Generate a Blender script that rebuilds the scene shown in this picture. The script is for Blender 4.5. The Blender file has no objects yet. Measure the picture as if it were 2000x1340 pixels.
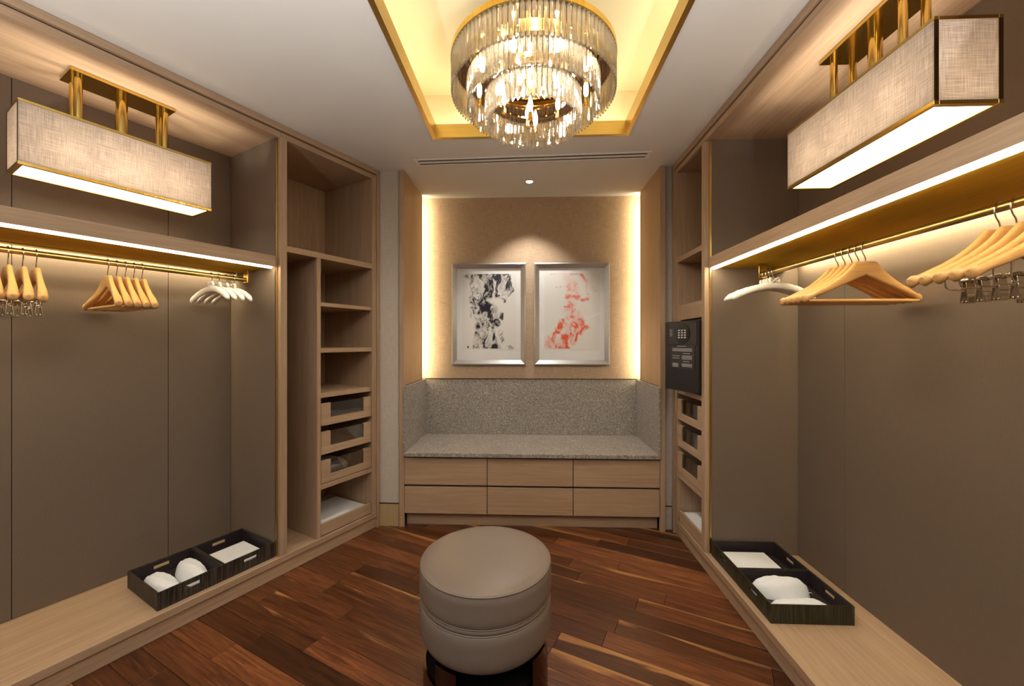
import bpy, bmesh, math, random
import numpy as np
from mathutils import Vector, Matrix

R = math.radians
random.seed(7)
SC = bpy.context.scene
COL = SC.collection

# ------------------------------------------------------------------ camera, world, exposure
cam_d = bpy.data.cameras.new('camera')
cam_d.sensor_width = 36.0
cam_d.lens = 36.0 * 770.0 / 2000.0
cam_d.shift_y = -3.0 / 2000.0
cam_d.clip_start = 0.02
cam = bpy.data.objects.new('camera', cam_d)
cam.location = (0, 0, 1.30)
cam.rotation_euler = (R(90), 0, R(2.2))
COL.objects.link(cam)
SC.camera = cam

w = bpy.data.worlds.new('world'); SC.world = w; w.use_nodes = True
w.node_tree.nodes['Background'].inputs[0].default_value = (1.0, 0.96, 0.92, 1)
w.node_tree.nodes['Background'].inputs[1].default_value = 0.14

SC.view_settings.view_transform = 'Standard'
SC.view_settings.look = 'None'
SC.view_settings.gamma = 1.0
SC.view_settings.use_curve_mapping = False
SC.view_settings.exposure = 0.10
cy = SC.cycles
cy.use_denoising = True
cy.max_bounces = 10; cy.diffuse_bounces = 5; cy.glossy_bounces = 4
cy.transmission_bounces = 8; cy.transparent_max_bounces = 16
cy.caustics_reflective = False; cy.caustics_refractive = False
cy.sample_clamp_indirect = 4.0

# lamp strengths (radiance of the glowing surfaces)
WARM = (1.0, 0.70, 0.38)
L_BULB, L_COVE, L_ALCOVE = 470.0, 17.5, 54.0
L_SHELF_FRONT, L_SHELF_BACK, L_DIFFUSER = 34.0, 46.0, 7.0
W_SHADE, W_ART, W_FILL = 4.2, 46.0, 320.0

# ------------------------------------------------------------------ materials
def mat_base(name):
    m = bpy.data.materials.new(name); m.use_nodes = True
    nt = m.node_tree
    return m, nt, nt.nodes['Principled BSDF']

def nd(nt, typ, **kw):
    n = nt.nodes.new(typ)
    for k, v in kw.items():
        if k in ('operation', 'blend_type', 'wave_type', 'bands_direction', 'noise_dimensions', 'feature', 'data_type'):
            setattr(n, k, v)
        else:
            n.inputs[k].default_value = v
    return n

def ramp(nt, fac, stops):
    r = nt.nodes.new('ShaderNodeValToRGB')
    els = r.color_ramp.elements
    while len(els) < len(stops): els.new(0.5)
    for e, (p, c) in zip(els, stops):
        e.position = p; e.color = (*c, 1)
    nt.links.new(fac, r.inputs[0])
    return r.outputs[0]

def coords(nt, rand=True):
    tc = nt.nodes.new('ShaderNodeTexCoord')
    if not rand: return tc.outputs['Object']
    oi = nt.nodes.new('ShaderNodeObjectInfo')
    mul = nd(nt, 'ShaderNodeMath', operation='MULTIPLY'); mul.inputs[1].default_value = 17.0
    nt.links.new(oi.outputs['Random'], mul.inputs[0])
    add = nd(nt, 'ShaderNodeVectorMath', operation='ADD')
    nt.links.new(tc.outputs['Object'], add.inputs[0]); nt.links.new(mul.outputs[0], add.inputs[1])
    return add.outputs[0]

def noise(nt, vec, scale3, detail=4, rough=0.55, scale=1.0, dist=0.0):
    mp = nt.nodes.new('ShaderNodeMapping'); mp.inputs['Scale'].default_value = scale3
    nt.links.new(vec, mp.inputs[0])
    n = nt.nodes.new('ShaderNodeTexNoise')
    n.inputs['Scale'].default_value = scale; n.inputs['Detail'].default_value = detail
    n.inputs['Roughness'].default_value = rough; n.inputs['Distortion'].default_value = dist
    nt.links.new(mp.outputs[0], n.inputs['Vector'])
    return n.outputs['Fac']

def bump(nt, bsdf, h, strength=0.1, dist=0.001):
    b = nt.nodes.new('ShaderNodeBump'); b.inputs['Strength'].default_value = strength
    b.inputs['Distance'].default_value = dist
    nt.links.new(h, b.inputs['Height']); nt.links.new(b.outputs[0], bsdf.inputs['Normal'])

def mixc(nt, fac, a, b, mode='MIX'):
    m = nt.nodes.new('ShaderNodeMix'); m.data_type = 'RGBA'; m.blend_type = mode
    for v, i in ((fac, 0), (a, 6), (b, 7)):
        if hasattr(v, 'links'): nt.links.new(v, m.inputs[i])
        elif i == 0: m.inputs[0].default_value = v
        else: m.inputs[i].default_value = (*v, 1)
    return m.outputs[2]

def plain(name, c, rough=0.5, metal=0.0, var=0.06, scale=30.0, spec=0.5):
    m, nt, b = mat_base(name)
    n = noise(nt, coords(nt), (1, 1, 1), 3, 0.5, scale)
    lo = tuple(x * (1 - var) for x in c); hi = tuple(min(1, x * (1 + var)) for x in c)
    nt.links.new(ramp(nt, n, [(0.3, lo), (0.7, hi)]), b.inputs['Base Color'])
    b.inputs['Roughness'].default_value = rough; b.inputs['Metallic'].default_value = metal
    b.inputs['Specular IOR Level'].default_value = spec
    return m

def oak(name, axis, dark, light, rough=0.45, spec=0.35):
    m, nt, b = mat_base(name)
    v = coords(nt)
    s1 = [70.0, 70.0, 70.0]; s1['xyz'.index(axis)] = 2.2
    s2 = [260.0, 260.0, 260.0]; s2['xyz'.index(axis)] = 9.0
    s3 = [7.0, 7.0, 7.0]; s3['xyz'.index(axis)] = 0.8
    a = noise(nt, v, s1, 5, 0.6, 1.0, 0.6)
    f = noise(nt, v, s2, 3, 0.6)
    g = noise(nt, v, s3, 3, 0.5, 1.0, 0.8)
    c1 = ramp(nt, a, [(0.28, dark), (0.72, light)])
    c2 = mixc(nt, 0.35, c1, ramp(nt, g, [(0.3, dark), (0.75, light)]))
    c3 = mixc(nt, 0.35, c2, ramp(nt, f, [(0.35, (0.72, 0.68, 0.62)), (0.6, (1, 1, 1))]), 'MULTIPLY')
    nt.links.new(c3, b.inputs['Base Color'])
    b.inputs['Roughness'].default_value = rough
    b.inputs['Specular IOR Level'].default_value = spec
    bump(nt, b, f, 0.12, 0.0006)
    return m

def walnut():
    m, nt, b = mat_base('walnut_plank')
    tc = nt.nodes.new('ShaderNodeTexCoord'); oi = nt.nodes.new('ShaderNodeObjectInfo')
    v = coords(nt)
    a = noise(nt, v, (1.8, 26, 26), 7, 0.66, 1.0, 2.2)
    f = noise(nt, v, (9, 190, 190), 5, 0.65)
    g = noise(nt, v, (1.3, 7, 7), 3, 0.5, 1.0, 1.2)
    c = ramp(nt, a, [(0.28, (0.038, 0.0130, 0.0058)), (0.48, (0.112, 0.039, 0.0150)), (0.62, (0.165, 0.060, 0.0225)), (0.78, (0.30, 0.125, 0.048))])
    tone = ramp(nt, oi.outputs['Random'], [(0.0, (0.42, 0.38, 0.36)), (0.35, (0.85, 0.78, 0.74)), (0.7, (1.12, 1.06, 1.02)), (1.0, (1.75, 1.68, 1.6))])
    c = mixc(nt, 1.0, c, tone, 'MULTIPLY')
    c = mixc(nt, 0.45, c, ramp(nt, f, [(0.36, (0.35, 0.31, 0.30)), (0.60, (1.2, 1.2, 1.2))]), 'MULTIPLY')
    # pale sapwood along one edge of some boards
    sep = nt.nodes.new('ShaderNodeSeparateXYZ'); nt.links.new(tc.outputs['Object'], sep.inputs[0])
    y = nd(nt, 'ShaderNodeMath', operation='MULTIPLY'); y.inputs[1].default_value = 9.0
    nt.links.new(sep.outputs['Y'], y.inputs[0])                       # -0.45 .. 0.45 over the board
    g2 = nd(nt, 'ShaderNodeMath', operation='MULTIPLY_ADD'); g2.inputs[1].default_value = 1.7; g2.inputs[2].default_value = -0.95
    nt.links.new(g, g2.inputs[0])
    ad = nd(nt, 'ShaderNodeMath', operation='ADD'); nt.links.new(y.outputs[0], ad.inputs[0]); nt.links.new(g2.outputs[0], ad.inputs[1])
    # which boards: a second hash of the random value
    h = nd(nt, 'ShaderNodeMath', operation='MULTIPLY'); h.inputs[1].default_value = 7.31; nt.links.new(oi.outputs['Random'], h.inputs[0])
    h2 = nd(nt, 'ShaderNodeMath', operation='FRACT'); nt.links.new(h.outputs[0], h2.inputs[0])
    h3 = nd(nt, 'ShaderNodeMath', operation='MULTIPLY_ADD'); h3.inputs[1].default_value = 0.80; h3.inputs[2].default_value = -0.74
    nt.links.new(h2.outputs[0], h3.inputs[0])
    s = nd(nt, 'ShaderNodeMath', operation='ADD'); nt.links.new(ad.outputs[0], s.inputs[0]); nt.links.new(h3.outputs[0], s.inputs[1])
    sap = ramp(nt, s.outputs[0], [(0.10, (0, 0, 0)), (0.32, (1, 1, 1))])
    c = mixc(nt, sap, c, ramp(nt, a, [(0.3, (0.25, 0.108, 0.035)), (0.7, (0.48, 0.235, 0.082))]))
    nt.links.new(c, b.inputs['Base Color'])
    b.inputs['Roughness'].default_value = 0.33
    b.inputs['Specular IOR Level'].default_value = 0.45
    bump(nt, b, f, 0.05, 0.0005)
    return m

def linen(name, dark, light, sc=1.0, rough=0.8, bstr=0.25, trans=0.0):
    """woven cloth: horizontal and vertical threads (works on any upright face)"""
    m, nt, b = mat_base(name)
    v = coords(nt, False)
    sep = nt.nodes.new('ShaderNodeSeparateXYZ'); nt.links.new(v, sep.inputs[0])
    hx = nd(nt, 'ShaderNodeMath', operation='ADD'); nt.links.new(sep.outputs[0], hx.inputs[0]); nt.links.new(sep.outputs[1], hx.inputs[1])
    cb = nt.nodes.new('ShaderNodeCombineXYZ'); nt.links.new(hx.outputs[0], cb.inputs[0]); nt.links.new(sep.outputs[2], cb.inputs[1])
    a = noise(nt, cb.outputs[0], (380 * sc, 14 * sc, 1), 3, 0.6)
    h = noise(nt, cb.outputs[0], (14 * sc, 380 * sc, 1), 3, 0.6)
    ad = nd(nt, 'ShaderNodeMath', operation='ADD'); nt.links.new(a, ad.inputs[0]); nt.links.new(h, ad.inputs[1])
    hf = nd(nt, 'ShaderNodeMath', operation='MULTIPLY'); hf.inputs[1].default_value = 0.5; nt.links.new(ad.outputs[0], hf.inputs[0])
    c = ramp(nt, hf.outputs[0], [(0.36, dark), (0.62, light)])
    nt.links.new(c, b.inputs['Base Color'])
    b.inputs['Roughness'].default_value = rough
    b.inputs['Specular IOR Level'].default_value = 0.2
    bump(nt, b, hf.outputs[0], bstr, 0.001)
    if trans > 0:
        t = nt.nodes.new('ShaderNodeBsdfTranslucent'); nt.links.new(c, t.inputs['Color'])
        mx = nt.nodes.new('ShaderNodeMixShader'); mx.inputs[0].default_value = trans
        nt.links.new(b.outputs[0], mx.inputs[1]); nt.links.new(t.outputs[0], mx.inputs[2])
        nt.links.new(mx.outputs[0], nt.nodes['Material Output'].inputs[0])
    return m

def granite():
    m, nt, b = mat_base('grey_marble')
    v = coords(nt)
    a = noise(nt, v, (1, 1, 1), 5, 0.75, 55.0, 0.5)
    k = noise(nt, v, (1, 1, 1), 3, 0.6, 130.0, 0.3)
    l = noise(nt, v, (1, 1, 1), 4, 0.6, 5.0, 1.0)
    c = ramp(nt, a, [(0.34, (0.09, 0.078, 0.068)), (0.47, (0.25, 0.225, 0.20)), (0.58, (0.40, 0.37, 0.34)), (0.68, (0.78, 0.75, 0.71))])
    c = mixc(nt, 0.55, c, ramp(nt, k, [(0.38, (0.12, 0.105, 0.092)), (0.52, (0.32, 0.29, 0.26)), (0.64, (0.70, 0.67, 0.63))]))
    c = mixc(nt, 0.4, c, ramp(nt, l, [(0.3, (0.75, 0.74, 0.74)), (0.7, (1.1, 1.08, 1.05))]), 'MULTIPLY')
    nt.links.new(c, b.inputs['Base Color'])
    b.inputs['Roughness'].default_value = 0.42
    bump(nt, b, a, 0.15, 0.0008)
    return m

def brass(name, c, rough, streak='x', aniso=0.0):
    m, nt, b = mat_base(name)
    s = [140.0] * 3; s['xyz'.index(streak)] = 2.0
    n = noise(nt, coords(nt), s, 3, 0.5)
    lo = tuple(x * 0.86 for x in c)
    nt.links.new(ramp(nt, n, [(0.3, lo), (0.7, c)]), b.inputs['Base Color'])
    b.inputs['Metallic'].default_value = 1.0; b.inputs['Roughness'].default_value = rough
    return m

def glow(name, c, s):
    m = bpy.data.materials.new(name); m.use_nodes = True
    nt = m.node_tree; nt.nodes.clear()
    e = nt.nodes.new('ShaderNodeEmission'); e.inputs[0].default_value = (*c, 1); e.inputs[1].default_value = s
    o = nt.nodes.new('ShaderNodeOutputMaterial'); nt.links.new(e.outputs[0], o.inputs[0])
    return m

def clear_glass(name, tint, refl, rough=0.02, refract=0.0, fres=0.7):
    m = bpy.data.materials.new(name); m.use_nodes = True
    nt = m.node_tree; nt.nodes.clear()
    o = nt.nodes.new('ShaderNodeOutputMaterial')
    t = nt.nodes.new('ShaderNodeBsdfTransparent'); t.inputs[0].default_value = (*tint, 1)
    g = nt.nodes.new('ShaderNodeBsdfGlossy'); g.inputs['Roughness'].default_value = rough
    f = nt.nodes.new('ShaderNodeLayerWeight'); f.inputs[0].default_value = 0.35
    k = nd(nt, 'ShaderNodeMath', operation='MULTIPLY_ADD'); k.inputs[1].default_value = fres; k.inputs[2].default_value = refl
    nt.links.new(f.outputs['Fresnel'], k.inputs[0])
    mx = nt.nodes.new('ShaderNodeMixShader'); nt.links.new(k.outputs[0], mx.inputs[0])
    nt.links.new(t.outputs[0], mx.inputs[1]); nt.links.new(g.outputs[0], mx.inputs[2])
    out = mx.outputs[0]
    if refract > 0:
        df = nt.nodes.new('ShaderNodeBsdfTranslucent'); df.inputs[0].default_value = (1.0, 0.93, 0.80, 1)
        m3 = nt.nodes.new('ShaderNodeMixShader'); m3.inputs[0].default_value = 0.11
        nt.links.new(out, m3.inputs[1]); nt.links.new(df.outputs[0], m3.inputs[2]); out = m3.outputs[0]
        gl = nt.nodes.new('ShaderNodeBsdfGlass'); gl.inputs['Color'].default_value = (1.0, 0.97, 0.92, 1)
        gl.inputs['IOR'].default_value = 1.52; gl.inputs['Roughness'].default_value = 0.0
        m2 = nt.nodes.new('ShaderNodeMixShader'); m2.inputs[0].default_value = refract
        nt.links.new(out, m2.inputs[1]); nt.links.new(gl.outputs[0], m2.inputs[2]); out = m2.outputs[0]
    nt.links.new(out, o.inputs[0])
    return m

def ribbed(name, dark, light, k=900.0):
    """dark tray board with fine upright ribs"""
    m, nt, b = mat_base(name)
    v = coords(nt, False)
    sep = nt.nodes.new('ShaderNodeSeparateXYZ'); nt.links.new(v, sep.inputs[0])
    hx = nd(nt, 'ShaderNodeMath', operation='ADD'); nt.links.new(sep.outputs[0], hx.inputs[0]); nt.links.new(sep.outputs[1], hx.inputs[1])
    cb = nt.nodes.new('ShaderNodeCombineXYZ'); nt.links.new(hx.outputs[0], cb.inputs[0]); nt.links.new(sep.outputs[2], cb.inputs[1])
    n = noise(nt, cb.outputs[0], (190, 6, 1), 2, 0.55)
    nt.links.new(ramp(nt, n, [(0.42, dark), (0.66, light)]), b.inputs['Base Color'])
    b.inputs['Roughness'].default_value = 0.5
    bump(nt, b, n, 0.6, 0.002)
    return m

OD, OL = (0.375, 0.248, 0.155), (0.535, 0.385, 0.262)
OAKX = oak('oak_grain_x', 'x', OD, OL); OAKY = oak('oak_grain_y', 'y', OD, OL); OAKZ = oak('oak_grain_z', 'z', OD, OL)
HONEYZ = oak('honey_oak_grain_z', 'z', (0.40, 0.25, 0.125), (0.53, 0.35, 0.185))
HANGW = oak('hanger_wood', 'x', (0.58, 0.31, 0.100), (0.72, 0.43, 0.165), 0.28)
WALNUT = walnut()
TAUPE = linen('taupe_panel', (0.162, 0.123, 0.094), (0.182, 0.140, 0.108), 1.6, 0.55, 0.05)
WALLCLOTH = linen('tan_wallcovering', (0.36, 0.262, 0.182), (0.55, 0.415, 0.300), 0.9, 0.7, 0.25)
GREYCLOTH = linen('grey_wallcovering', (0.48, 0.425, 0.36), (0.62, 0.56, 0.49), 0.9, 0.75, 0.25)
SHADE = linen('shade_linen', (0.42, 0.36, 0.31), (0.80, 0.72, 0.65), 0.95, 0.8, 0.3, 0.45)
CEIL = plain('ceiling_paint', (0.77, 0.765, 0.75), 0.85, 0, 0.015, 4)
COFFER = plain('cream_coffer_paint', (0.82, 0.745, 0.56), 0.7, 0, 0.02, 4)
PLASTER = plain('plaster', (0.46, 0.41, 0.36), 0.8)
MARBLE = granite()
BRASS = brass('polished_brass', (0.74, 0.52, 0.15), 0.16, 'z')
SATIN = brass('satin_brass', (0.60, 0.43, 0.15), 0.33, 'x')
BRONZE = brass('dark_bronze', (0.20, 0.125, 0.06), 0.25, 'x')
MIRRORB = brass('mirror_bronze', (0.30, 0.20, 0.125), 0.07, 'x')
SILVER = brass('brushed_silver', (0.66, 0.68, 0.72), 0.36, 'x')
CHROME = brass('chrome', (0.62, 0.57, 0.50), 0.13, 'x')
BLACKW = plain('dark_recess', (0.022, 0.018, 0.015), 0.7)
INKB = plain('matt_black', (0.004, 0.004, 0.004), 0.9, spec=0.1)
DBASE = brass('dark_polished_base', (0.105, 0.062, 0.043), 0.22, 'x')
LEATHER = plain('taupe_leather', (0.205, 0.163, 0.134), 0.40, 0, 0.04, 220)
PAPER = plain('white_paper', (0.84, 0.85, 0.88), 0.7, 0, 0.02)
COTTON = linen('white_cotton', (0.80, 0.83, 0.88), (0.87, 0.90, 0.95), 1.2, 0.9, 0.1)
SATINW = plain('ivory_satin', (0.84, 0.80, 0.74), 0.42, 0, 0.03, 60)
TRAYL = ribbed('ribbed_brown_board', (0.010, 0.008, 0.007), (0.085, 0.068, 0.050))
TRAYR = ribbed('ribbed_olive_board', (0.008, 0.008, 0.005), (0.055, 0.052, 0.024))
LINING = plain('plum_lining', (0.020, 0.012, 0.016), 0.6)
SAFEB = plain('safe_black', (0.008, 0.009, 0.012), 0.4)
SAFEG = plain('safe_panel', (0.022, 0.022, 0.027), 0.3)
WHITEI = plain('white_print', (0.62, 0.62, 0.64), 0.6)
VENTW = plain('white_vent_paint', (0.85, 0.83, 0.80), 0.5)
GLASS = clear_glass('drawer_glass', (0.78, 0.78, 0.76), 0.10)
PICGLASS = clear_glass('picture_glass', (0.985, 0.985, 0.985), 0.0, fres=0.10)
CRYSTAL = clear_glass('crystal', (0.96, 0.92, 0.84), 0.14, 0.0, 0.42)
E_BULB = glow('bulb_glow', (1.0, 0.86, 0.66), L_BULB)
E_COVE = glow('cove_glow', (1.0, 0.81, 0.47), L_COVE)
E_ALC = glow('alcove_glow', (1.0, 0.82, 0.50), L_ALCOVE)
E_SHF = glow('shelf_front_glow', (1.0, 0.84, 0.56), L_SHELF_FRONT)
E_SHB = glow('shelf_back_glow', (1.0, 0.83, 0.52), L_SHELF_BACK)
E_DIF = glow('diffuser_glow', (1.0, 0.86, 0.60), L_DIFFUSER)
E_SPOT = glow('downlight_glow', (1.0, 0.85, 0.66), 12.0)

# ------------------------------------------------------------------ mesh helpers
class MB:
    """collects shapes and links them as ONE mesh object"""
    def __init__(self): self.bm = bmesh.new()
    def box(self, x0, x1, y0, y1, z0, z1, bev=0.0, rot=None, at=None):
        x0, x1 = min(x0, x1), max(x0, x1); y0, y1 = min(y0, y1), max(y0, y1); z0, z1 = min(z0, z1), max(z0, z1)
        b = bmesh.new()
        bmesh.ops.create_cube(b, size=1.0)
        for v in b.verts:
            v.co = Vector(((x0 + x1) / 2 + v.co.x * (x1 - x0), (y0 + y1) / 2 + v.co.y * (y1 - y0), (z0 + z1) / 2 + v.co.z * (z1 - z0)))
        if bev > 0:
            bmesh.ops.bevel(b, geom=list(b.edges), offset=min(bev, 0.45 * min(x1 - x0, y1 - y0, z1 - z0)), segments=1, affect='EDGES', profile=0.5)
        if rot is not None: bmesh.ops.transform(b, matrix=rot, verts=b.verts)
        if at is not None: bmesh.ops.translate(b, vec=Vector(at), verts=b.verts)
        self._add(b); return self
    def _add(self, b):
        vs = [self.bm.verts.new(v.co) for v in b.verts]
        b.verts.index_update()
        for f in b.faces:
            nf = self.bm.faces.new([vs[v.index] for v in f.verts]); nf.smooth = f.smooth
        b.free()
    def grid(self, rings, close=True, caps=True, smooth=True):
        """loft a list of rings (each a list of points)"""
        vr = [[self.bm.verts.new(Vector(p)) for p in r] for r in rings]
        n = len(vr[0])
        for a, b in zip(vr[:-1], vr[1:]):
            for i in range(n if close else n - 1):
                f = self.bm.faces.new((a[i], a[(i + 1) % n], b[(i + 1) % n], b[i])); f.smooth = smooth
        if caps and close:
            for r in (vr[0], vr[-1]):
                try: self.bm.faces.new(r)
                except ValueError: pass
        return self
    def tube(self, pts, r, seg=10, caps=True):
        pts = [Vector(p) for p in pts]; rings = []
        up = None
        for i, p in enumerate(pts):
            d = (pts[min(i + 1, len(pts) - 1)] - pts[max(i - 1, 0)]).normalized()
            if up is None:
                up = Vector((0, 0, 1)) if abs(d.z) < 0.9 else Vector((1, 0, 0))
            s = d.cross(up).normalized(); up = s.cross(d).normalized()
            rr = r(i / (len(pts) - 1)) if callable(r) else r
            rings.append([p + (s * math.cos(a) + up * math.sin(a)) * rr for a in [2 * math.pi * k / seg for k in range(seg)]])
        return self.grid(rings, True, caps)
    def lathe(self, prof, seg=48, at=(0, 0, 0), closed=False):
        """profile of (radius, z); a closed profile makes a ring"""
        rings = [[(at[0] + r * math.cos(a), at[1] + r * math.sin(a), at[2] + z) for a in [2 * math.pi * k / seg for k in range(seg)]] for r, z in prof]
        if closed: rings.append(rings[0])
        vr = []
        for r in rings[:len(prof)]: vr.append([self.bm.verts.new(Vector(p)) for p in r])
        if closed: vr.append(vr[0])
        for a, b in zip(vr[:-1], vr[1:]):
            for i in range(seg):
                f = self.bm.faces.new((a[i], a[(i + 1) % seg], b[(i + 1) % seg], b[i])); f.smooth = True
        if not closed:
            for r in (vr[0], vr[-1]): self.bm.faces.new(r)
        return self
    def poly(self, pts, d):
        """a polygon pushed along d"""
        a = [self.bm.verts.new(Vector(p)) for p in pts]; b = [self.bm.verts.new(Vector(p) + Vector(d)) for p in pts]
        n = len(a); self.bm.faces.new(a); self.bm.faces.new(b[::-1])
        for i in range(n): self.bm.faces.new((a[i], b[i], b[(i + 1) % n], a[(i + 1) % n]))
        return self
    def build(self, name, mat, parent=None, loc=None, autosmooth=None):
        bmesh.ops.recalc_face_normals(self.bm, faces=self.bm.faces)
        me = bpy.data.meshes.new(name); self.bm.to_mesh(me); self.bm.free()
        me.materials.append(mat)
        o = bpy.data.objects.new(name, me); COL.objects.link(o)
        if parent is not None: o.parent = parent
        if loc is not None: o.location = loc
        if autosmooth is not None: me.set_sharp_from_angle(angle=R(autosmooth))
        return o

def bx(*a, **k): return MB().box(*a, **k)

def tag(o, label=None, cat=None, group=None, kind=None):
    if label: o['label'] = label
    if cat: o['category'] = cat
    if group: o['group'] = group
    if kind: o['kind'] = kind
    return o

def thing(name, label, cat, loc=(0, 0, 0), rz=0.0, group=None):
    o = bpy.data.objects.new(name, None); o.empty_display_size = 0.1
    COL.objects.link(o); o.location = loc; o.rotation_euler = (0, 0, rz)
    return tag(o, label, cat, group)

def copy_tree(o, parent=None):
    c = o.copy(); COL.objects.link(c)
    if parent is not None: c.parent = parent
    for ch in list(o.children): copy_tree(ch, c)
    return c

# cabinet frames: s runs along the front from the far end towards the viewer, t into the cabinet
class Frame:
    def __init__(self, o, ang, sg, rz): 
        self.o = Vector((o[0], o[1], 0)); self.sg = sg; self.rz = rz
        self.ex = Vector((math.cos(rz), math.sin(rz), 0)); self.ey = Vector((-math.sin(rz), math.cos(rz), 0))
    def w(self, s, t, z=0.0): return self.o + self.ex * (self.sg * s) + self.ey * t + Vector((0, 0, z))
LEFT = Frame((-1.054, 2.7185), 27.5, -1, R(62.5))
RIGHT = Frame((1.0, 2.71), 0, 1, R(-90))

# ------------------------------------------------------------------ room shell
CEIL_Z = 2.50
OX0, OX1, OY0, OY1 = -0.548, 0.578, 0.90, 2.306          # ceiling opening
X0, X1, Y0, Y1 = -3.10, 1.66, -1.15, 3.40

floor = tag(bx(X0, X1, Y0, Y1, -0.10, -0.013).build('floor', BLACKW), kind='structure')

def clip(poly, ax, lim, keep_less):
    out = []
    for i, p in enumerate(poly):
        q = poly[(i + 1) % len(poly)]
        ip = (p[ax] <= lim) if keep_less else (p[ax] >= lim); iq = (q[ax] <= lim) if keep_less else (q[ax] >= lim)
        if ip: out.append(p)
        if ip != iq:
            k = (lim - p[ax]) / (q[ax] - p[ax]); out.append((p[0] + k * (q[0] - p[0]), p[1] + k * (q[1] - p[1])))
    return out

def lay_planks():
    rnd = random.Random(11)
    a = R(-25.0); ca, sa = math.cos(a), math.sin(a)
    wd, gap = 0.100, 0.0008
    cx0, cy0 = -0.4, 1.2
    rows = 44
    for i in range(-rows, rows + 1):
        v0 = i * wd
        u = -3.6 - rnd.random() * 0.9
        while u < 3.6:
            ln = rnd.choice((0.45, 0.6, 0.75, 0.9, 1.05, 1.2))
            u0, u1 = u + gap, u + ln - gap; u += ln
            um, vm = (u0 + u1) / 2, v0
            pts = [(u0, v0 - wd / 2 + gap), (u1, v0 - wd / 2 + gap), (u1, v0 + wd / 2 - gap), (u0, v0 + wd / 2 - gap)]
            wp = [(cx0 + p * ca - q * sa, cy0 + p * sa + q * ca) for p, q in pts]
            for ax, lim, kl in ((0, -2.5, False), (0, 1.10, True), (1, -0.55, False), (1, 2.80, True)):
                if wp: wp = clip(wp, ax, lim, kl)
            if len(wp) < 3: continue
            ar = abs(sum(wp[k][0] * wp[(k + 1) % len(wp)][1] - wp[(k + 1) % len(wp)][0] * wp[k][1] for k in range(len(wp)))) / 2
            if ar < 0.002: continue
            # leave out boards wholly under the left-hand cabinet
            t = [(Vector((p[0], p[1], 0)) - LEFT.o).dot(LEFT.ey) for p in wp]
            if min(t) > 0.10: continue
            wc = (cx0 + um * ca - vm * sa, cy0 + um * sa + vm * ca)
            loc = [((p[0] - wc[0]) * ca + (p[1] - wc[1]) * sa, -(p[0] - wc[0]) * sa + (p[1] - wc[1]) * ca, -0.012) for p in wp]
            m = MB(); m.poly(loc, (0, 0, 0.012))
            top = [e for e in m.bm.edges if all(abs(v.co.z) < 1e-6 for v in e.verts)]
            bmesh.ops.bevel(m.bm, geom=top, offset=0.0008, segments=1, affect='EDGES')
            o = m.build('plank', WALNUT, floor, (wc[0], wc[1], rnd.uniform(-0.0003, 0.0)))
            o.rotation_euler = (0, 0, a)
lay_planks()
bx(X0, X1, Y0, Y1, -0.0128, -0.0125).build('underlay', BLACKW, floor)

# ceiling with its lit recess
m = MB()
LIP = 0.07
m.box(X0, OX0, Y0, Y1, CEIL_Z, CEIL_Z + LIP); m.box(OX1, X1, Y0, Y1, CEIL_Z, CEIL_Z + LIP)
m.box(OX0, OX1, Y0, OY0, CEIL_Z, CEIL_Z + LIP); m.box(OX0, OX1, OY1, Y1, CEIL_Z, CEIL_Z + LIP)
ceiling = tag(m.build('ceiling', CEIL), kind='structure')
CX = 0.125; CT = 2.83
m = MB()
m.box(OX0 - CX - .03, OX1 + CX + .03, OY0 - CX - .03, OY1 + CX + .03, CT, CT + .03)
m.box(OX0 - CX - .03, OX0 - CX, OY0 - CX - .03, OY1 + CX + .03, CEIL_Z + LIP, CT)
m.box(OX1 + CX, OX1 + CX + .03, OY0 - CX - .03, OY1 + CX + .03, CEIL_Z + LIP, CT)
m.box(OX0 - CX, OX1 + CX, OY0 - CX - .03, OY0 - CX, CEIL_Z + LIP, CT)
m.box(OX0 - CX, OX1 + CX, OY1 + CX, OY1 + CX + .03, CEIL_Z + LIP, CT)
m.build('ceiling_recess', COFFER, ceiling)
for args in ((OX0, OX0 + .012, OY0, OY1), (OX1 - .012, OX1, OY0, OY1), (OX0 + .012, OX1 - .012, OY0, OY0 + .012), (OX0 + .012, OX1 - .012, OY1 - .012, OY1)):
    bx(*args, CEIL_Z - .004, CEIL_Z + LIP + .004).build('brass_band', SATIN, ceiling)
m = MB(); q = .010
for x0, x1, y0, y1 in ((OX0 - q, OX0, OY0 - q, OY1 + q), (OX1, OX1 + q, OY0 - q, OY1 + q), (OX0, OX1, OY0 - q, OY0), (OX0, OX1, OY1, OY1 + q)):
    m.box(x0, x1, y0, y1, CEIL_Z - .005, CEIL_Z)
m.build('brass_edge', SATIN, ceiling)
for x0, x1, y0, y1 in ((OX0 - .05, OX0 - .03, OY0, OY1), (OX1 + .03, OX1 + .05, OY0, OY1), (OX0, OX1, OY1 + .03, OY1 + .05), (OX0, OX1, OY0 - .05, OY0 - .03)):
    bx(x0, x1, y0, y1, CEIL_Z + LIP + .002, CEIL_Z + LIP + .010).build('cove_light', E_COVE, ceiling)

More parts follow.
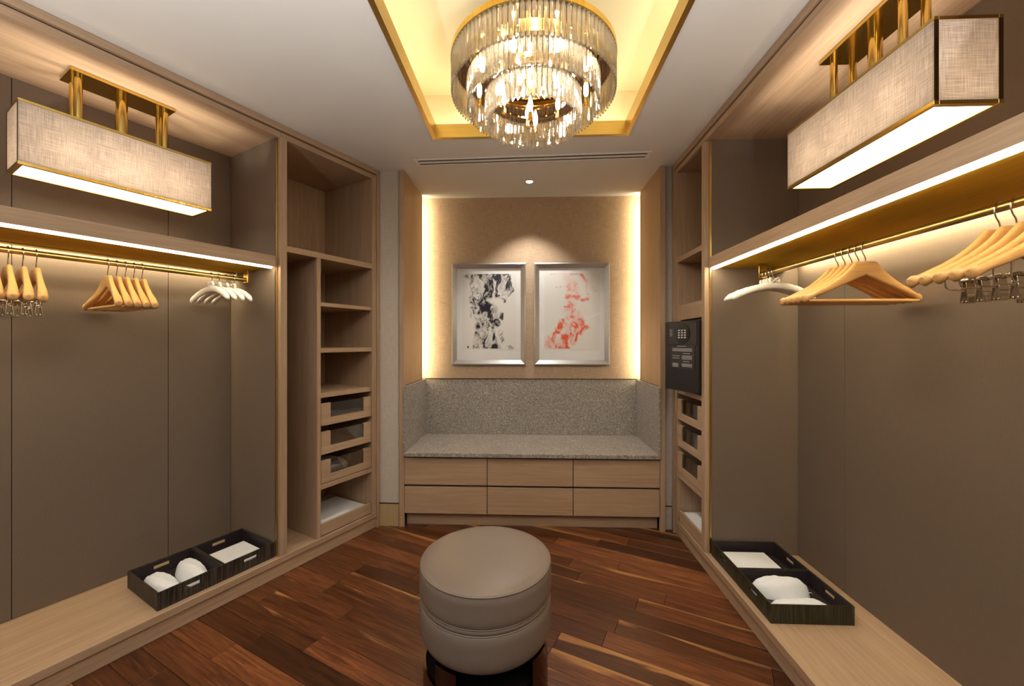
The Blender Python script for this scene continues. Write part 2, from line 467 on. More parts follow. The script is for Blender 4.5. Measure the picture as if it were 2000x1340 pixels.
# walls
ALX0, ALX1, ALF, ALB = -0.860, 0.907, 2.73, 3.28         # alcove inside faces, front and back
tag(bx(-0.95, 0.99, ALB, ALB + .1, 0, CEIL_Z).build('wall_back', WALLCLOTH), kind='structure')
m = MB(); p = [LEFT.w(-0.12, .56), LEFT.w(3.05, .56), LEFT.w(3.05, .66), LEFT.w(-0.12, .66)]
m.poly([(v.x, v.y, 0) for v in p], (0, 0, CEIL_Z)); tag(m.build('wall_left', PLASTER), kind='structure')
tag(bx(1.56, 1.66, Y0, Y1, 0, CEIL_Z).build('wall_right', PLASTER), kind='structure')
m = MB()                                                  # unseen front wall; wide opening added so world light comes in as fill
m.box(X0, -2.0, Y0, Y0 + .1, 0, CEIL_Z); m.box(1.35, X1, Y0, Y0 + .1, 0, CEIL_Z); m.box(-2.0, 1.35, Y0, Y0 + .1, 2.40, CEIL_Z)
tag(m.build('wall_front', PLASTER), kind='structure')
e = LEFT.w(3.05, .6); tag(bx(X0, X0 + .1, Y0 + .1, e.y, 0, CEIL_Z).build('wall_side', PLASTER), kind='structure')
# short wall pieces either side of the alcove
pl = tag(bx(-1.075, -0.902, 2.750, 2.95, 0, CEIL_Z).build('wall_pier_left', GREYCLOTH), kind='structure')
pr = tag(bx(0.947, 1.03, 2.775, 2.95, 0, CEIL_Z).build('wall_pier_right', GREYCLOTH), kind='structure')
BOUNCEOAKX = oak('bounce_tinted_oak_x', 'x', (0.44, 0.255, 0.022), (0.55, 0.340, 0.040), 0.75, 0.03)  # oak with the warm bounced strip light put into its gold colour
GOLDOAK = oak('pale_gold_oak', 'z', (0.42, 0.31, 0.155), (0.50, 0.38, 0.20))
tag(bx(-1.06, -0.902, 2.740, 2.752, 0, .155, bev=.001).build('baseboard_left', GOLDOAK), kind='structure')
tag(bx(0.947, 0.999, 2.762, 2.777, 0, .155, bev=.001).build('baseboard_right', PLASTER), kind='structure')
tag(bx(-1.06, -0.902, 2.743, 2.751, .155, .162).build('trim_1', BRONZE), kind='structure')
tag(bx(0.947, 0.999, 2.765, 2.776, .155, .162).build('trim_2', BRONZE), kind='structure')

# alcove cheeks: oak panel with a post at the front and a dark metal strip at the rear edge
for n, (x, sg) in enumerate(((ALX0, -1), (ALX1, 1))):
    c = tag(bx(x, x + sg * .036, ALF - .002, ALF + .022, 0, CEIL_Z, bev=.0015).build('trim_%d' % (3 + n), OAKZ), kind='structure')
    bx(x + sg * .0005, x + sg * .036, ALF + .022, 3.19, .992, CEIL_Z - .001, bev=.001).build('cheek_panel', HONEYZ, c)
    bx(x + sg * .016, x + sg * .036, ALF + .022, 3.24, 0, .992).build('cheek_core', BLACKW, c)
    bx(x - sg * .002, x + sg * .006, 3.190, 3.196, .992, CEIL_Z - .001).build('edge_strip', BRONZE, c)
    bx(x + sg * .036, x + sg * .044, ALF + .02, ALB, .0, CEIL_Z - .001).build('outer_lining', PLASTER, c)
    bx(x + sg * .010, x + sg * .034, 3.1965, 3.199, 1.0, CEIL_Z - .012).build('light_strip', E_ALC, c)
    bx(x - sg * .001, x + sg * .016, ALF + .022, 3.262, .989, .9925).build('metal_bead', BRONZE, c)
tag(bx(ALX0, ALX1, 3.256, 3.262, .989, .994).build('trim_5', BRONZE), kind='structure')

# ------------------------------------------------------------------ stone bench with six drawers
bench = thing('storage_bench', 'built-in bench with grey stone seat and six oak drawers in the lit alcove', 'bench', (0, 0, 0))
g = .0
bx(ALX0 + .014, ALX1 - .014, 2.692, 3.262, .503, .531, bev=.002).build('stone_seat', MARBLE, bench)
bx(ALX0 + .014, ALX1 - .014, 3.262, 3.279, .531, .990, bev=.001).build('stone_backrest', MARBLE, bench)
for x, sg in ((ALX0, 1), (ALX1, -1)):
    bx(x + sg * .0005, x + sg * .014, 2.712, 3.279, .503, .988, bev=.001).build('stone_side', MARBLE, bench)
bx(ALX0 + .002, ALX1 - .002, 2.752, 3.2, .098, .502).build('carcass', BLACKW, bench)
bx(ALX0 + .002, ALX1 - .002, 2.782, 3.2, .0, .098).build('plinth', OAKX, bench)
xs = [ALX0 + .001, -.277, .317, ALX1 - .001]
for a, b in zip(xs[:-1], xs[1:]):
    for z0, z1 in ((.300, .488), (.100, .285)):
        bx(a + .0022, b - .0022, 2.726, 2.751, z0, z1, bev=.0012).build('drawer', OAKX, bench)

# ------------------------------------------------------------------ fitted cabinets
def cabinet(F, side, s_end, tower, post, bay0, joints, depth, pad):
    sg = F.sg
    def B(s0, s1, t0, t1, z0, z1, bev=.0012): return bx(sg * s0, sg * s1, t0, t1, z0, z1, bev=bev)
    loc = (F.o.x, F.o.y, 0)
    # ---- trim round the whole run
    n = 6 if side == 'left' else 8
    t1 = B(-.012, s_end, -.008, .022, 2.466, 2.4985).build('trim_%d' % n, OAKX); t1.location = loc; t1.rotation_euler.z = F.rz; tag(t1, kind='structure')
    B(-.008, s_end, .020, .06, 2.44, 2.466).build('groove_backing', OAKX, t1)
    B(-.020, -.002, -.008, .05, 0, 2.498).build('end_stile', OAKZ, t1)
    # ---- base platform
    base = thing('platform', 'low oak platform running under the %s-hand cabinets' % side, 'platform', loc, F.rz)
    B(-.001, s_end, 0, depth, .072, .108, .002).build('top_board', OAKX, base)
    B(-.001, s_end, .010, depth, .0, .072).build('plinth', OAKX, base)
    # ---- hanging bay
    wd = thing('wardrobe', 'open hanging wardrobe with taupe panels on the %s of the room' % side, 'wardrobe', loc, F.rz)
    js = [bay0 + .012] + joints + [s_end]
    for a, b in zip(js[:-1], js[1:]):
        B(a + .001, b - .001, depth - .02, depth, .109, 2.43).build('back_panel', TAUPE, wd)
    B(bay0 + .012, s_end, depth, depth + .02, .109, 2.43).build('back_board', BLACKW, wd)
    B(bay0 + .001, bay0 + .012, .036, depth, .109, 2.43).build('side_panel', TAUPE, wd)
    B(bay0 + .0005, bay0 + .009, .026, .036, .109, 2.43, .0005).build('brass_strip', SATIN, wd)
    B(s_end - .03, s_end, .0, depth, .109, 2.43).build('end_panel', OAKZ, wd)
    B(bay0 + .001, s_end, .022, depth, 2.43, 2.447).build('soffit', OAKX, wd)
    B(bay0 + .001, s_end, .0, .022, 2.426, 2.458).build('header_rail', OAKX, wd)
    # shelf with two light strips and the rail
    sh = MB()
    sh.box(sg * (bay0 + .014), sg * (s_end - .03), .020, .405, 1.712, 1.772, bev=.0012)
    sh.box(sg * (bay0 + .014), sg * (s_end - .03), .405, depth - .021, 1.740, 1.772)
    sh = sh.build('shelf', OAKX, wd)
    B(bay0 + .016, s_end - .032, .060, .403, 1.7085, 1.7118, 0).build('underside_tint_panel', BOUNCEOAKX, sh)  # added panel; its gold colour carries light bounced under the shelf
    B(bay0 + .03, s_end - .03, .028, .048, 1.7030, 1.7118, 0).build('front_light_strip', E_SHF, sh)
    B(bay0 + .02, s_end - .03, .428, .444, 1.7030, 1.740, 0).build('rear_lip', SATIN, sh)
    B(bay0 + .05, s_end - .03, .454, .482, 1.728, 1.736, 0).build('rear_light_strip', E_SHB, sh)
    rl = MB().tube([(sg * (pad + .004), .235, 1.65), (sg * (s_end - .031), .235, 1.65)], .012, 20).build('hanging_rail', SATIN, wd, autosmooth=40)
    for q in (pad, (pad + s_end) / 2 + .5, s_end - .20):
        B(q, q + .008, .214, .256, 1.633, 1.7115, .0008).build('rail_bracket', BRASS, rl)
    # ---- shelf tower
    lab = ('oak shelf tower with open cubbies, three drawers and a tall slot' if side == 'left' else 'narrow oak shelf tower holding the open black safe')
    tw = thing('shelf_tower', lab + ' on the %s' % side, 'shelving', loc, F.rz)
    B(0, .036, 0, depth, .109, 2.43).build('side_panel', OAKZ, tw)
    B(tower, post, 0, depth, .109, 2.43).build('side_panel', OAKZ, tw)
    B(.036, tower, depth - .012, depth, .109, 2.43).build('back_panel', OAKZ, tw)
    B(.0, post, .022, depth, 2.43, 2.447).build('top_panel', OAKX, tw)
    B(0, post, 0, .022, 2.426, 2.458).build('header_rail', OAKX, tw)
    c1 = tower
    if side == 'left':
        c1 = .420
        B(c1, c1 + .025, .004, depth - .012, .109, 1.803).build('divider', OAKZ, tw)
    zt = (1.803, 1.837) if side == 'left' else (1.825, 1.857)
    B(.036, tower, .003, depth - .012, *zt).build('shelf', OAKX, tw)
    for z0, z1 in [(1.514, 1.538), (.956, .986), (.397, .427)] + ([(1.231, 1.259)] if side == 'left' else []):
        B(.0365, c1, .005, depth - .012, z0, z1).build('shelf', OAKX, tw)
    # pull-out drawers with a glazed notch in the front
    w0, w1 = .0385, c1 - .0025
    f0 = w0 + (w1 - w0) * .17; f1 = w1 - (w1 - w0) * .17
    for z0, z1 in ((.784, .920), (.608, .746), (.432, .569)):
        m = MB(); k = lambda *a: m.box(sg * a[0], sg * a[1], *a[2:], bev=.001)
        zn = z0 + .046
        k(w0, w1, .004, .024, z0, zn); k(w0, f0, .004, .024, zn, z1); k(f1, w1, .004, .024, zn, z1)
        k(w0 + .004, w0 + .014, .024, .46, z0 + .012, z1 - .03); k(w1 - .014, w1 - .004, .024, .46, z0 + .012, z1 - .03)
        k(w0 + .014, w1 - .014, .024, .46, z0 + .012, z0 + .020); k(w0 + .004, w1 - .004, .45, .46, z0 + .012, z1 - .03)
        d = m.build('drawer', OAKX, tw)
        bx(sg * (f0 + .0005), sg * (f1 - .0005), .011, .016, zn, z1 - .002).build('glass_pane', GLASS, d)
    # pull-out tray at the bottom
    m = MB()
    m.box(sg * w0, sg * w1, .012, .46, .150, .164, bev=.001); m.box(sg * w0, sg * w1, .006, .022, .1135, .186, bev=.002)
    m.box(sg * w0, sg * (w0 + .012), .022, .46, .109, .150); m.box(sg * w1, sg * (w1 - .012), .022, .46, .109, .150)
    m.build('pull_out_tray', OAKX, tw)
    return wd, tw

cabinet(LEFT, 'left', 2.60, .629, .666, .666, [.985, 1.52, 2.10], .525, .722)
cabinet(RIGHT, 'right', 2.75, .407, .445, .445, [.780, 1.75], .525, .588)

# sheets of paper on the pull-out trays, folded laundry in the lowest drawers
def sheet(F, s0, s1, t0, t1, z, name, label, cat, skew=0.0, th=.0025):
    c = F.w((s0 + s1) / 2, (t0 + t1) / 2, z)
    m = MB(); a, b = (s1 - s0) / 2, (t1 - t0) / 2
    m.box(-a, a, -b, b, 0, th, bev=.0006)
    o = tag(m.build(name, PAPER, loc=c), label, cat); o.rotation_euler.z = F.rz + R(skew); return o
sheet(LEFT, .052, .412, .028, .36, .1645, 'paper_sheet', 'white paper liner on the pull-out tray of the left shelf tower', 'paper')
sheet(RIGHT, .046, .400, .028, .36, .1645, 'paper_sheet', 'white paper liner on the pull-out tray of the right shelf tower', 'paper')

def cloth_pile(lx, ly, h, seed, mat, name, nx=26, ny=20, puff=.75, wr=.006):
    """a soft folded cloth: a rounded pad with creases, flat underneath"""
    rnd = np.random.RandomState(seed); ph = rnd.rand(6) * 6.3
    m = MB(); top = []; bot = []
    for i in range(nx):
        u = -1 + 2 * i / (nx - 1); rt = []; rb = []
        for j in range(ny):
            v = -1 + 2 * j / (ny - 1)
            # squircle plan
            k = math.sqrt(max(0.0, 1 - v * v * .45)); l = math.sqrt(max(0.0, 1 - u * u * .45))
            e = max(0.0, 1 - u ** 6) ** .5 * max(0.0, 1 - v ** 6) ** .5
            x = u * lx / 2 * k; y = v * ly / 2 * l
            cr = math.sin(9 * u + 5 * v + ph[0]) * .5 + math.sin(17 * v - 7 * u + ph[1]) * .3 + math.sin(23 * u + 11 * v + ph[2]) * .2
            fall = 1 - .35 * max(0.0, -v) ** 1.5 - .18 * max(0.0, v) ** 3
            z = h * (puff * (1 - u ** 4) * fall + (1 - puff) * .6) * e + wr * cr * e
            rt.append((x, y, max(z, .0005 * e))); rb.append((x, y, 0))
        top.append(rt); bot.append(rb)
    vt = [[m.bm.verts.new(p) for p in r] for r in top]
    vb = [[m.bm.verts.new((p[0], p[1], -.0005)) for p in r] for r in bot]
    for i in range(nx - 1):
        for j in range(ny - 1):
            f = m.bm.faces.new((vt[i][j], vt[i + 1][j], vt[i + 1][j + 1], vt[i][j + 1])); f.smooth = True
            m.bm.faces.new((vb[i][j], vb[i][j + 1], vb[i + 1][j + 1], vb[i + 1][j]))
    for i in range(nx - 1):
        for j in (0, ny - 1): m.bm.faces.new((vt[i][j], vt[i + 1][j], vb[i + 1][j], vb[i][j]))
    for j in range(ny - 1):
        for i in (0, nx - 1): m.bm.faces.new((vt[i][j], vt[i][j + 1], vb[i][j + 1], vb[i][j]))
    return m

for F, s, lab in ((LEFT, .23, 'folded white linen in the lowest drawer of the left shelf tower'), (RIGHT, .22, 'folded white linen in the lowest drawer of the right shelf tower')):
    o = cloth_pile(.29, .30, .055, 4, COTTON, 'folded_linen').build('folded_linen', COTTON, loc=F.w(s, .22, .4535)); o.rotation_euler.z = F.rz
    tag(o, lab, 'linen')

# ------------------------------------------------------------------ lamps above the rails
def box_lamp(F, side):
    sg = F.sg
    lp = thing('box_lamp', 'long brass-edged linen box lamp hanging in the %s wardrobe' % side, 'lamp', F.w(1.245, .25, 2.43), F.rz)
    c = (1.245, .25, 2.43)
    def B(s0, s1, t0, t1, z0, z1, bev=.0008): return bx(sg * (s0 - c[0]), sg * (s1 - c[0]), t0 - c[1], t1 - c[1], z0 - c[2], z1 - c[2], bev=bev)
    s0, s1, t0, t1, z0, z1 = .938, 1.560, .140, .325, 1.964, 2.212
    B(1.07, 1.42, .178, .322, 2.415, 2.4298, .001).build('ceiling_plate', BRASS, lp)
    for s in (1.10, 1.388):
        for t in (.214, .286):
            MB().tube([(sg * (s - c[0]), t - c[1], z1 - .012 - c[2]), (sg * (s - c[0]), t - c[1], 2.4152 - c[2])], .0125, 20).build('rod', BRASS, lp, autosmooth=40)
    MB().tube([(sg * (1.244 - c[0]), 0, z1 - .012 - c[2]), (sg * (1.244 - c[0]), 0, 2.4152 - c[2])], .021, 24).build('rod', BRASS, lp, autosmooth=40)
    th = .002
    B(s0, s1, t0, t0 + th, z0 + .012, z1 - .010, 0).build('shade_panel', SHADE, lp); B(s0, s1, t1 - th, t1, z0 + .012, z1 - .010, 0).build('shade_panel', SHADE, lp)
    B(s0, s0 + th, t0 + th, t1 - th, z0 + .012, z1 - .010, 0).build('shade_panel', SHADE, lp); B(s1 - th, s1, t0 + th, t1 - th, z0 + .012, z1 - .010, 0).build('shade_panel', SHADE, lp)
    for zz0, zz1, wdt in ((z1 - .010, z1, .012), (z0, z0 + .012, .013)):
        m = MB(); e = .0015
        for a in ((s0 - e, s1 + e, t0 - e, t0 + wdt), (s0 - e, s1 + e, t1 - wdt, t1 + e), (s0 - e, s0 + wdt, t0 + wdt, t1 - wdt), (s1 - wdt, s1 + e, t0 + wdt, t1 - wdt)):
            m.box(sg * (a[0] - c[0]), sg * (a[1] - c[0]), a[2] - c[1], a[3] - c[1], zz0 - c[2], zz1 - c[2], bev=.0006)
        m.build('brass_rim', BRASS, lp)
    for s in (s0 - .0012, s1 - .0002):
        for t in (t0, t1 - .012):
            B(s, s + .0014, t, t + .012, z0 + .012, z1 - .010, 0).build('corner_strip', BRONZE, lp)
    B(s0 + .012, s1 - .012, t0 + .012, t1 - .012, z0 + .004, z0 + .007, 0).build('diffuser', E_DIF, lp)
    for k, s in enumerate((1.06, 1.245, 1.43)):
        bd = MB().lathe([(.004, .05), (.014, .045), (.022, .02), (.022, .0), (.012, -.02), (.004, -.025)], 16).build('bulb', E_SPOT, lp, (sg * (s - c[0]), -.02, 2.09 - c[2]))
        ld = bpy.data.lights.new('shade_lamp', 'POINT'); ld.energy = W_SHADE; ld.color = (1, .88, .72); ld.shadow_soft_size = .03
        lo = bpy.data.objects.new('shade_lamp', ld); COL.objects.link(lo); lo.parent = lp; lo.location = (sg * (s - c[0]), -.04, 2.075 - c[2])
box_lamp(LEFT, 'left'); box_lamp(RIGHT, 'right')

# ------------------------------------------------------------------ chandelier
CH = Vector((.0237, 1.602, 0))
ch = thing('chandelier', 'round three-tier crystal chandelier hanging from the golden ceiling recess', 'chandelier', (CH.x, CH.y, CT))
def Z(z): return z - CT
def ring(r0, r1, z0, z1, seg=72):
    return MB().lathe([(r0, Z(z0)), (r1, Z(z0)), (r1, Z(z1)), (r0, Z(z1))], seg, closed=True)
ring(.316, .331, 2.411, 2.432).build('top_ring', BRASS, ch, autosmooth=30)
ring(.256, .316, 2.405, 2.411).build('tier_plate', MIRRORB, ch, autosmooth=30)
ring(.182, .268, 2.346, 2.352).build('tier_plate', MIRRORB, ch, autosmooth=30)
ring(.150, .194, 2.290, 2.296).build('tier_plate', MIRRORB, ch, autosmooth=30)
MB().lathe([(.30, Z(2.425)), (.30, Z(2.432)), (.05, Z(2.46)), (.05, Z(2.425))], 48, closed=True).build('canopy_disc', BRASS, ch, autosmooth=30)
MB().lathe([(.03, Z(2.46)), (.03, Z(2.80)), (.09, Z(2.805)), (.09, Z(2.8295))], 32).build('stem', BRASS, ch, autosmooth=30)
for k in range(6):
    a = 2 * math.pi * k / 6 + .3
    MB().tube([(.258 * math.cos(a), .258 * math.sin(a), Z(2.29)), (.258 * math.cos(a), .258 * math.sin(a), Z(2.41))], .003, 8).build('hanger_rod', BRASS, ch, autosmooth=40)
def crystal_mesh(wd, h):
    """upright prism with a pointed, obliquely cut foot; the ridge looks outwards (local +x)"""
    m = MB(); a = wd / 2 * .90
    sec = [(.0075, 0), (.002, a), (-.004, a * .72), (-.004, -a * .72), (.002, -a)]
    top = [(x, y, 0) for x, y in sec]
    low = [(x, y, -h + (.015 if x < .005 else .007)) for x, y in sec]
    tip = (.003, 0, -h)
    vt = [m.bm.verts.new(p) for p in top]; vl = [m.bm.verts.new(p) for p in low]; tp = m.bm.verts.new(tip)
    n = len(sec); m.bm.faces.new(vt)
    for i in range(n):
        m.bm.faces.new((vt[i], vt[(i + 1) % n], vl[(i + 1) % n], vl[i])); m.bm.faces.new((vl[i], vl[(i + 1) % n], tp))
    return m
rc = random.Random(3)
for r, zt, zb, n in ((.322, 2.409, 2.281, 104), (.261, 2.353, 2.225, 84), (.187, 2.297, 2.169, 60)):
    proto = crystal_mesh(2 * math.pi * r / n, zt - zb).build('crystal', CRYSTAL, ch)
    for k in range(n):
        o = proto if k == 0 else proto.copy()
        if k: COL.objects.link(o); o.parent = ch
        a = 2 * math.pi * k / n
        o.location = (r * math.cos(a), r * math.sin(a), Z(zt)); o.rotation_euler = (0, 0, a + rc.uniform(-.07, .07))
bulb_me = None
for n, r, z, ph in ((9, .225, 2.345, .2), (5, .12, 2.30, .5), (2, .05, 2.235, 1.35)):
    for k in range(n):
        a = 2 * math.pi * k / n + ph
        x, y = r * math.cos(a), r * math.sin(a)
        if bulb_me is None:
            bo = MB().lathe([(.002, -.028), (.0065, -.024), (.0095, -.010), (.0085, .004), (.005, .018), (.0013, .032)], 14).build('candle_bulb', E_BULB, ch)
            bulb_me = bo.data
            so = MB().lathe([(.0095, 0), (.0095, .028), (.007, .032), (.007, .0)], 14, closed=True).build('bulb_socket', BRASS, bo, (0, 0, -.062), autosmooth=30)
            sm = so.data
        else:
            bo = bpy.data.objects.new('candle_bulb', bulb_me); COL.objects.link(bo); bo.parent = ch
            so = bpy.data.objects.new('bulb_socket', sm); COL.objects.link(so); so.parent = bo; so.location = (0, 0, -.062)
        bo.location = (x, y, Z(z))

# ------------------------------------------------------------------ ceiling fittings
vt = thing('air_vent', 'long white slotted air vent in the ceiling before the alcove', 'vent', (.02, 2.588, CEIL_Z), R(-2.0))
hw, hd = .768, .046
m = MB()
for a in ((-hw, hw, -hd, -hd + .014), (-hw, hw, hd - .012, hd), (-hw, -hw + .022, -hd + .014, hd - .012), (hw - .022, hw, -hd + .014, hd - .012)):
    m.box(*a, -.006, 0, bev=.001)
m.build('frame', VENTW, vt)
bx(-hw + .022, hw - .022, -hd + .014, hd - .012, -.0008, 0).build('backing', BLACKW, vt)
bx(-hw + .022, hw - .022, -.009, .011, -.006, -.0010, bev=.0006).build('slat', VENTW, vt)

def downlight(x, y, label, energy, target=None, spread=70, grp=None):
    d = thing('downlight', label, 'light', (x, y, CEIL_Z), 0, grp)
    MB().lathe([(.026, -.001), (.032, -.004), (.032, 0), (.026, 0)], 32, closed=True).build('bezel', CHROME, d, autosmooth=40)
    MB().lathe([(.0255, -.0012), (.0255, -.0002)], 24).build('lens', E_SPOT, d, autosmooth=40)
    ld = bpy.data.lights.new('downlight_beam', 'SPOT'); ld.energy = energy; ld.color = (1, .92, .80)
    ld.spot_size = R(spread); ld.spot_blend = .55; ld.shadow_soft_size = .025
    lo = bpy.data.objects.new('downlight_beam', ld); COL.objects.link(lo); lo.parent = d; lo.location = (0, 0, -.012)
    if target is not None:
        v = Vector(target) - Vector((x, y, CEIL_Z - .012)); lo.rotation_euler = v.to_track_quat('-Z', 'Y').to_euler()
downlight(.017, 2.964, 'small square-set downlight in the ceiling in front of the two pictures', W_ART, None, 94)

# unseen fill lamps added behind the viewer, bounced off the ceiling
def fill_uplight(x, y, label):
    t = thing('fill_lamp', label, 'lamp', (x, y, 0))
    MB().lathe([(.01, 0), (.14, 0), (.14, .012), (.02, .022), (.01, .022)], 40).build('base', BRONZE, t, autosmooth=30)
    MB().tube([(0, 0, .02), (0, 0, .80)], .011, 12).build('pole', BRONZE, t, autosmooth=40)
    MB().lathe([(.012, .80), (.06, .82), (.15, .90), (.154, .90), (.06, .812), (.012, .79)], 40, closed=True).build('bowl', BRONZE, t, autosmooth=30)
    MB().lathe([(.003, .825), (.018, .83), (.022, .85), (.012, .88), (.003, .885)], 16).build('bulb', E_SPOT, t)
    ld = bpy.data.lights.new('fill_beam', 'SPOT'); ld.energy = W_FILL; ld.color = (1, .97, .91)
    ld.spot_size = R(140); ld.spot_blend = 1.0; ld.shadow_soft_size = .04
    lo = bpy.data.objects.new('fill_beam', ld); COL.objects.link(lo); lo.parent = t; lo.location = (0, 0, .90); lo.rotation_euler = (R(180), 0, 0)
fill_uplight(-1.15, -.45, 'added fill lamp out of view behind the viewer, left')
fill_uplight(.55, -.55, 'added fill lamp out of view behind the viewer, right')

# ------------------------------------------------------------------ framed prints
def vnoise(x, y, seed):
    rs = np.random.RandomState(seed); t = rs.rand(64, 64)
    xi = np.floor(x).astype(int); yi = np.floor(y).astype(int); fx = x - xi; fy = y - yi
    fx = fx * fx * (3 - 2 * fx); fy = fy * fy * (3 - 2 * fy)
    g = lambda a, b: t[a % 64, b % 64]
    return (g(xi, yi) * (1 - fx) + g(xi + 1, yi) * fx) * (1 - fy) + (g(xi, yi + 1) * (1 - fx) + g(xi + 1, yi + 1) * fx) * fy
def fbm(x, y, seed, o=5):
    s = 0; a = .5
    for k in range(o):
        s = s + a * vnoise(x * 2 ** k + 7.3 * k, y * 2 ** k + 3.1 * k, seed + k); a *= .5
    return s
def caps(u, v, segs):
    d = np.zeros_like(u)
    for x0, y0, x1, y1, r, k in segs:
        dx, dy = x1 - x0, (y1 - y0) * 1.4; L = dx * dx + dy * dy + 1e-9
        t = np.clip(((u - x0) * dx + (v - y0) * 1.4 * dy) / L, 0, 1)
        q = np.sqrt((u - x0 - t * dx) ** 2 + ((v - y0) * 1.4 - t * dy) ** 2) / r
        d = np.maximum(d, k * np.clip(1.25 - q, 0, 1) ** .7)
    return d
def sstep(a, b, x):
    t = np.clip((x - a) / (b - a), 0, 1); return t * t * (3 - 2 * t)
BLACK = [(.26, .0, .28, .20, .11, .8), (.40, .02, .38, .26, .12, 1), (.52, .05, .50, .30, .07, .9), (.62, .02, .80, .06, .11, 1.1), (.80, .06, .88, .20, .085, 1.2), (.66, .10, .66, .26, .045, .75), (.68, .28, .78, .33, .035, .7), (.86, .24, .78, .36, .035, .7),
    (.20, .34, .22, .50, .10, .45), (.36, .30, .44, .46, .13, .85), (.46, .40, .46, .52, .09, 1.0), (.58, .46, .60, .56, .07, .95), (.70, .53, .72, .57, .045, 1.0), (.34, .52, .32, .70, .12, .85), (.50, .56, .48, .68, .10, .9), (.60, .58, .62, .68, .07, .7),
    (.28, .70, .26, .99, .06, .8), (.42, .74, .38, .86, .06, .5), (.40, .88, .62, .97, .14, .75), (.56, .74, .64, .88, .04, .95), (.66, .88, .70, .98, .04, .7), (.70, .76, .76, .88, .05, .4), (.08, .02, .14, .05, .04, .3), (.24, .22, .20, .40, .08, .5), (.72, .10, .80, .22, .08, .95)]
RED = [(.12, .01, .5, .01, .008, .5), (.5, .01, .68, .03, .03, .6), (.66, .04, .76, .10, .035, .8), (.77, .12, .79, .27, .015, .7), (.80, .31, .70, .345, .03, 1.4), (.44, .06, .44, .18, .09, .45), (.54, .14, .50, .2, .07, .5), (.40, .29, .62, .30, .06, .9), (.22, .18, .40, .175, .008, .5),
    (.46, .36, .48, .48, .10, .45), (.36, .42, .44, .42, .03, .6), (.40, .58, .48, .58, .05, .9), (.30, .63, .24, .76, .06, 1.3), (.22, .74, .16, .86, .05, .9), (.52, .68, .58, .74, .06, 1.0), (.58, .76, .56, .90, .05, 1.35), (.50, .80, .52, .88, .04, .9), (.60, .54, .66, .68, .07, .6), (.76, .70, .66, .76, .05, 1.1),
    (.06, .90, .14, .98, .10, .55), (.25, .93, .27, .98, .05, 1.1), (.36, .84, .40, .97, .075, 1.2), (.84, .14, .9, .2, .06, .25), (.66, .46, .74, .52, .06, .2), (.44, .10, .56, .26, .12, .35), (.40, .70, .46, .82, .12, .45), (.14, .88, .36, .97, .12, .5), (.42, .46, .52, .58, .11, .4)]
def print_colours(kind, nx, ny):
    u, v = np.meshgrid(np.linspace(0, 1, nx), np.linspace(0, 1, ny))
    base = np.array([.80, .80, .79])
    wx = fbm(u * 3, v * 4.2, 5) - .5; wy = fbm(u * 3 + 9, v * 4.2 + 4, 15) - .5
    w2 = fbm(u * 9 + 3 * wx, v * 12 + 3 * wy, 25) - .5; w3 = fbm(u * 9 + 4 * wy, v * 12 - 3 * wx, 27) - .5
    uu = u + .10 * wx + .07 * w2; vv = v + .08 * wy + .05 * w3
    fx, fy = u * 6 + 2.6 * wx + 1.1 * w2, v * 7 + 2.6 * wy + 1.1 * w3
    n = fbm(fx, fy, 31, 6)
    rid = 1 - np.abs(2 * n - 1) * 2.4                      # smoky veins
    veins = np.abs(np.sin(fbm(u * 2.2 + 1.5 * wx, v * 2.6 + 1.2 * wy, 61) * 34 + 3 * w2))   # folded sheets
    blot = fbm(u * 8 + 2 * wx, v * 9 + 2 * wy, 43)
    streak = fbm(u * 26 + 9 * wx + 3 * w2, v * 12 + 6 * wy, 91, 4)
    D = caps(uu, vv, BLACK if kind == 'black' else RED)
    body = sstep(.15, .8, D)
    if kind == 'black':
        ink = body * (.26 + 1.05 * sstep(.36, .62, blot) * D) * (.45 + .6 * sstep(.10, .8, veins)) * (.50 + 1.0 * sstep(.30, .62, streak)) + body * .6 * sstep(.60, .95, rid) * sstep(.3, .6, streak) + .5 * sstep(.04, .2, D) * sstep(.74, .98, rid)
        ink *= (v > .004) * (v < .985)
        ink = np.clip(ink * 1.1, 0, 1)
        tint = np.stack([.014 + .02 * blot, .013 + .016 * blot, .018 + .03 * blot], -1)
    else:
        ink = body * (.22 + .85 * sstep(.34, .64, blot) * D) * (.5 + .55 * sstep(.10, .8, veins)) * (.55 + .9 * sstep(.30, .62, streak)) + body * .4 * sstep(.55, .95, rid) + .30 * sstep(.03, .2, D) * sstep(.70, .98, rid) + .07 * sstep(.0, .3, D)
        ink *= (v > .004) * (v < .985)
        ink = np.clip(ink * 1.2, 0, .95)
        hot = sstep(.50, .75, v)
        tint = np.stack([.80 + 0 * u, .16 - .06 * hot + .10 * blot * (1 - hot), .14 - .12 * hot + .08 * blot * (1 - hot)], -1)
    C = base * (1 - ink[..., None]) + tint * ink[..., None]
    if kind == 'black':
        C[np.hypot((u - .11) * .55, (v - .965) * .8) < .011] = (.12, .12, .13)
        sig = np.zeros_like(u)
        for x0, y0, x1, y1 in ((.84, .96, .89, .95), (.89, .95, .87, .975), (.87, .975, .93, .955), (.93, .955, .915, .98), (.915, .98, .96, .97), (.86, .985, .95, .985), (.89, .94, .91, .965)):
            sig = np.maximum(sig, caps(u, v, [(x0, y0, x1, y1, .007, 1)]))
        k = .8 * sstep(.3, .9, sig)[..., None]; C = C * (1 - k) + .1 * k
    return np.clip(C, 0, 1)

